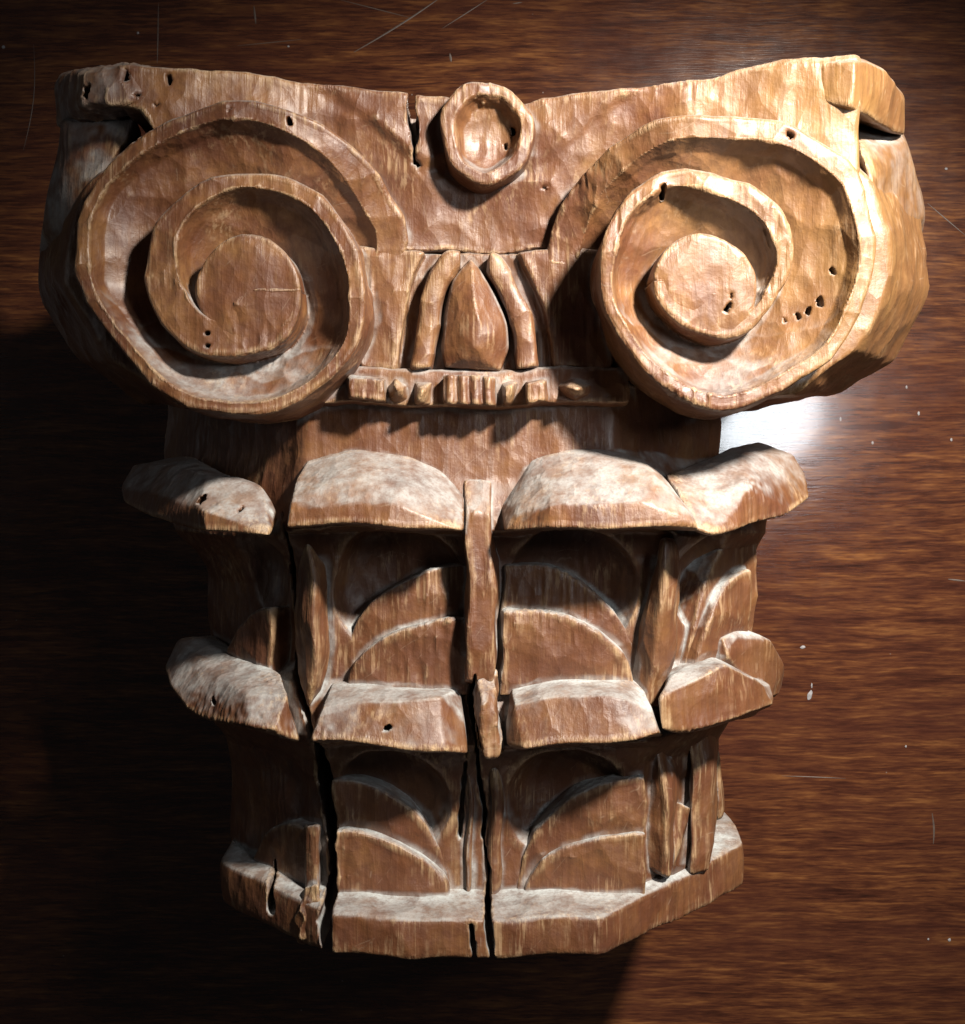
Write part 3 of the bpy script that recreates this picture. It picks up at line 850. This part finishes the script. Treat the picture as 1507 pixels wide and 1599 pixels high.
print("meshed", ntri, "tris", round(time.time() - T0, 1))

def h_of(pt):
    return pt['h']
# relief on the vertices: gouge marks, slow unevenness, fibre ridges on worn rims
for i, pt in enumerate(PARTS):
    V, Q = pt['V'], pt['Q']
    N = vert_normals(V, Q)
    gz = pt['gouge']
    if gz > 0:
        d = gz * 1.7 * (scallop(V, pt['cell'], 3) - 0.25) + gz * 0.30 * vnoise(V, 30, 5) + 0.25 * vnoise(V, (7, 60, 7), 11)
        # ragged fibres where the wood is worn, along the grain
        rag = np.clip(vnoise(V, 90, 21) - 0.25, 0, 1) * 2.2
        d = d + rag * 1.6 * vnoise(V, (6, 45, 6), 31)
        V += N * d[:, None].astype(np.float32)
        N = vert_normals(V, Q)
    pt['N'] = N
    E = np.concatenate([Q[:, [0, 1]], Q[:, [1, 2]], Q[:, [2, 3]], Q[:, [3, 0]]])
    cnt = np.maximum(np.bincount(E.ravel(), minlength=len(V)), 1).astype(np.float32)
    def avg(a):
        return (np.bincount(E[:, 0], weights=a[E[:, 1]], minlength=len(V)) + np.bincount(E[:, 1], weights=a[E[:, 0]], minlength=len(V))) / cnt
    cu = -sum((avg(V[:, m]) - V[:, m]) * N[:, m] for m in range(3)) / h_of(pt)
    for _ in range(2):
        cu = 0.5 * cu + 0.5 * avg(cu)
    pt['cu'] = cu.astype(np.float32)
print("relief", round(time.time() - T0, 1))

# faces buried deep inside a neighbouring part are never seen: leave them out
def drop_buried():
    for q in PARTS:
        V, Q = q['V'], q['Q']
        d = np.full(len(V), 80.0, dtype=np.float32)
        for r in PARTS:
            if r is q:
                continue
            lo, hi = r['lo'], r['hi']
            k = np.nonzero(((V > np.asarray(lo, np.float32)) & (V < np.asarray(hi, np.float32))).all(axis=1))[0]
            if len(k):
                d[k] = np.minimum(d[k], r['F'](V[k, 0], V[k, 1], V[k, 2]))
        buried = d < -17
        keep = ~buried[Q].all(axis=1)
        Q = Q[keep]
        used = np.zeros(len(V), bool); used[Q.ravel()] = True
        new = np.cumsum(used) - 1
        q['Q'] = new[Q].astype(np.int32)
        for nm in ('V', 'N', 'cu'):
            q[nm] = q[nm][used]
drop_buried()
print("kept", sum(2 * len(q['Q']) for q in PARTS), "tris", round(time.time() - T0, 1))
# how open the surface is around each point, over the whole capital
def dist_all(p):
    d = np.full(len(p), 80.0, dtype=np.float32)
    for q in PARTS:
        lo, hi = q['lo'], q['hi']
        k = np.nonzero((p[:, 0] > lo[0] - 40) & (p[:, 0] < hi[0] + 40) & (p[:, 1] > lo[1] - 40) & (p[:, 1] < hi[1] + 40) & (p[:, 2] > lo[2] - 40) & (p[:, 2] < hi[2] + 40))[0]
        if len(k) == 0:
            continue
        v = q['F0'](p[k, 0], p[k, 1], p[k, 2])
        d[k] = np.minimum(d[k], v)
    return d

ALL_V = np.concatenate([q['V'] for q in PARTS]); ALL_N = np.concatenate([q['N'] for q in PARTS])
vis = ALL_V[:, 2] > -520
idx = np.nonzero(vis)[0]
wear = np.zeros(len(ALL_V), np.float32); cav = np.zeros(len(ALL_V), np.float32)
pv, pn = ALL_V[idx], ALL_N[idx]
H = 13.0
d0 = dist_all(pv)
dout = dist_all(pv + pn * H) - d0
din = dist_all(pv - pn * H) - d0
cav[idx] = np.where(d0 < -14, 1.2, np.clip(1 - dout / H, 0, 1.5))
wear[idx] = np.clip(1 + din / H, 0, 1.5) * np.clip(dout / H, 0, 1)
H2 = 40.0
cav2 = np.zeros(len(ALL_V), np.float32)
cav2[idx] = np.clip(1 - (dist_all(pv + pn * H2) - d0) / H2, 0, 1.5)
CU = np.concatenate([q['cu'] for q in PARTS])
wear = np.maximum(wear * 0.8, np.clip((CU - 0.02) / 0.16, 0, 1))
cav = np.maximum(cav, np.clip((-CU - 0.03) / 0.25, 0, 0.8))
for (px, py, hz, r) in HOLES:
    hd = np.sqrt((ALL_V[:, 0] - X(px, hz)) ** 2 + (ALL_V[:, 1] - Y(py, hz)) ** 2)
    wear *= sstep(r + 1, r + 12, hd)
up = ALL_N[:, 1]
nz = vnoise(ALL_V, 38, 41) * 0.6 + vnoise(ALL_V, 13, 42) * 0.4
dust = np.clip(sstep(0.30, 0.72, up + 0.22 * nz) * (0.55 + 0.55 * cav2), 0, 1)
dust = np.maximum(dust, np.clip(sstep(0.35, 0.9, cav + 0.35 * nz) * sstep(-0.35, 0.25, up) * 0.8, 0, 1))
dust = dust * (1 - 0.55 * np.clip(wear * 1.6, 0, 1))
DU = np.concatenate([np.full(len(q['V']), q['dusty'], np.float32) for q in PARTS])
dust = np.maximum(dust, DU * sstep(0.25, 0.75, 0.55 + 0.5 * nz) * sstep(100, 380, ALL_V[:, 1]))
# settled dust lies in the lower tiers and in the shelter of the volutes; the handled top is rubbed cleaner
dust *= np.interp(ALL_V[:, 1], [60, 140, 700], [1.0, 0.6, 0.55])
proud = sstep(-215, -25, ALL_V[:, 2]).astype(np.float32) * np.interp(ALL_V[:, 1], [-300, 150, 400], [0.75, 0.9, 1.0]).astype(np.float32)  # depth and height mask for the painted recess shade
print("surface state", round(time.time() - T0, 1))

OBJ = {}
o0 = 0
for pt in PARTS:
    V, Q = pt['V'], pt['Q']
    n = len(V)
    me = bpy.data.meshes.new(pt['name'])
    me.vertices.add(n)
    W = V.astype(np.float64) * U
    W[:, 2] -= TABLE * U
    W[:, 2] = np.maximum(W[:, 2], 0.0002)
    me.vertices.foreach_set('co', W.astype(np.float32).ravel())
    me.loops.add(4 * len(Q)); me.loops.foreach_set('vertex_index', Q.astype(np.int32).ravel())
    me.polygons.add(len(Q))
    me.polygons.foreach_set('loop_start', np.arange(0, 4 * len(Q), 4, dtype=np.int32))
    me.polygons.foreach_set('loop_total', np.full(len(Q), 4, dtype=np.int32))
    me.polygons.foreach_set('use_smooth', np.ones(len(Q), dtype=bool))
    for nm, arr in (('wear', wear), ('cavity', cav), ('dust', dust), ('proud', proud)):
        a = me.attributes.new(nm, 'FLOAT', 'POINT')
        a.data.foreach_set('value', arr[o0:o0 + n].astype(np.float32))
    o0 += n
    me.update(); me.validate()
    me.materials.append(MAT[pt['mat']])
    ob = bpy.data.objects.new(pt['name'], me)
    COL.objects.link(ob)
    OBJ[pt['key']] = ob
    if pt['label']:
        ob['label'] = pt['label']
for pt in PARTS:
    OBJ[pt['key']].parent = OBJ[pt['parent']] if pt['parent'] else root
print("done", round(time.time() - T0, 1))
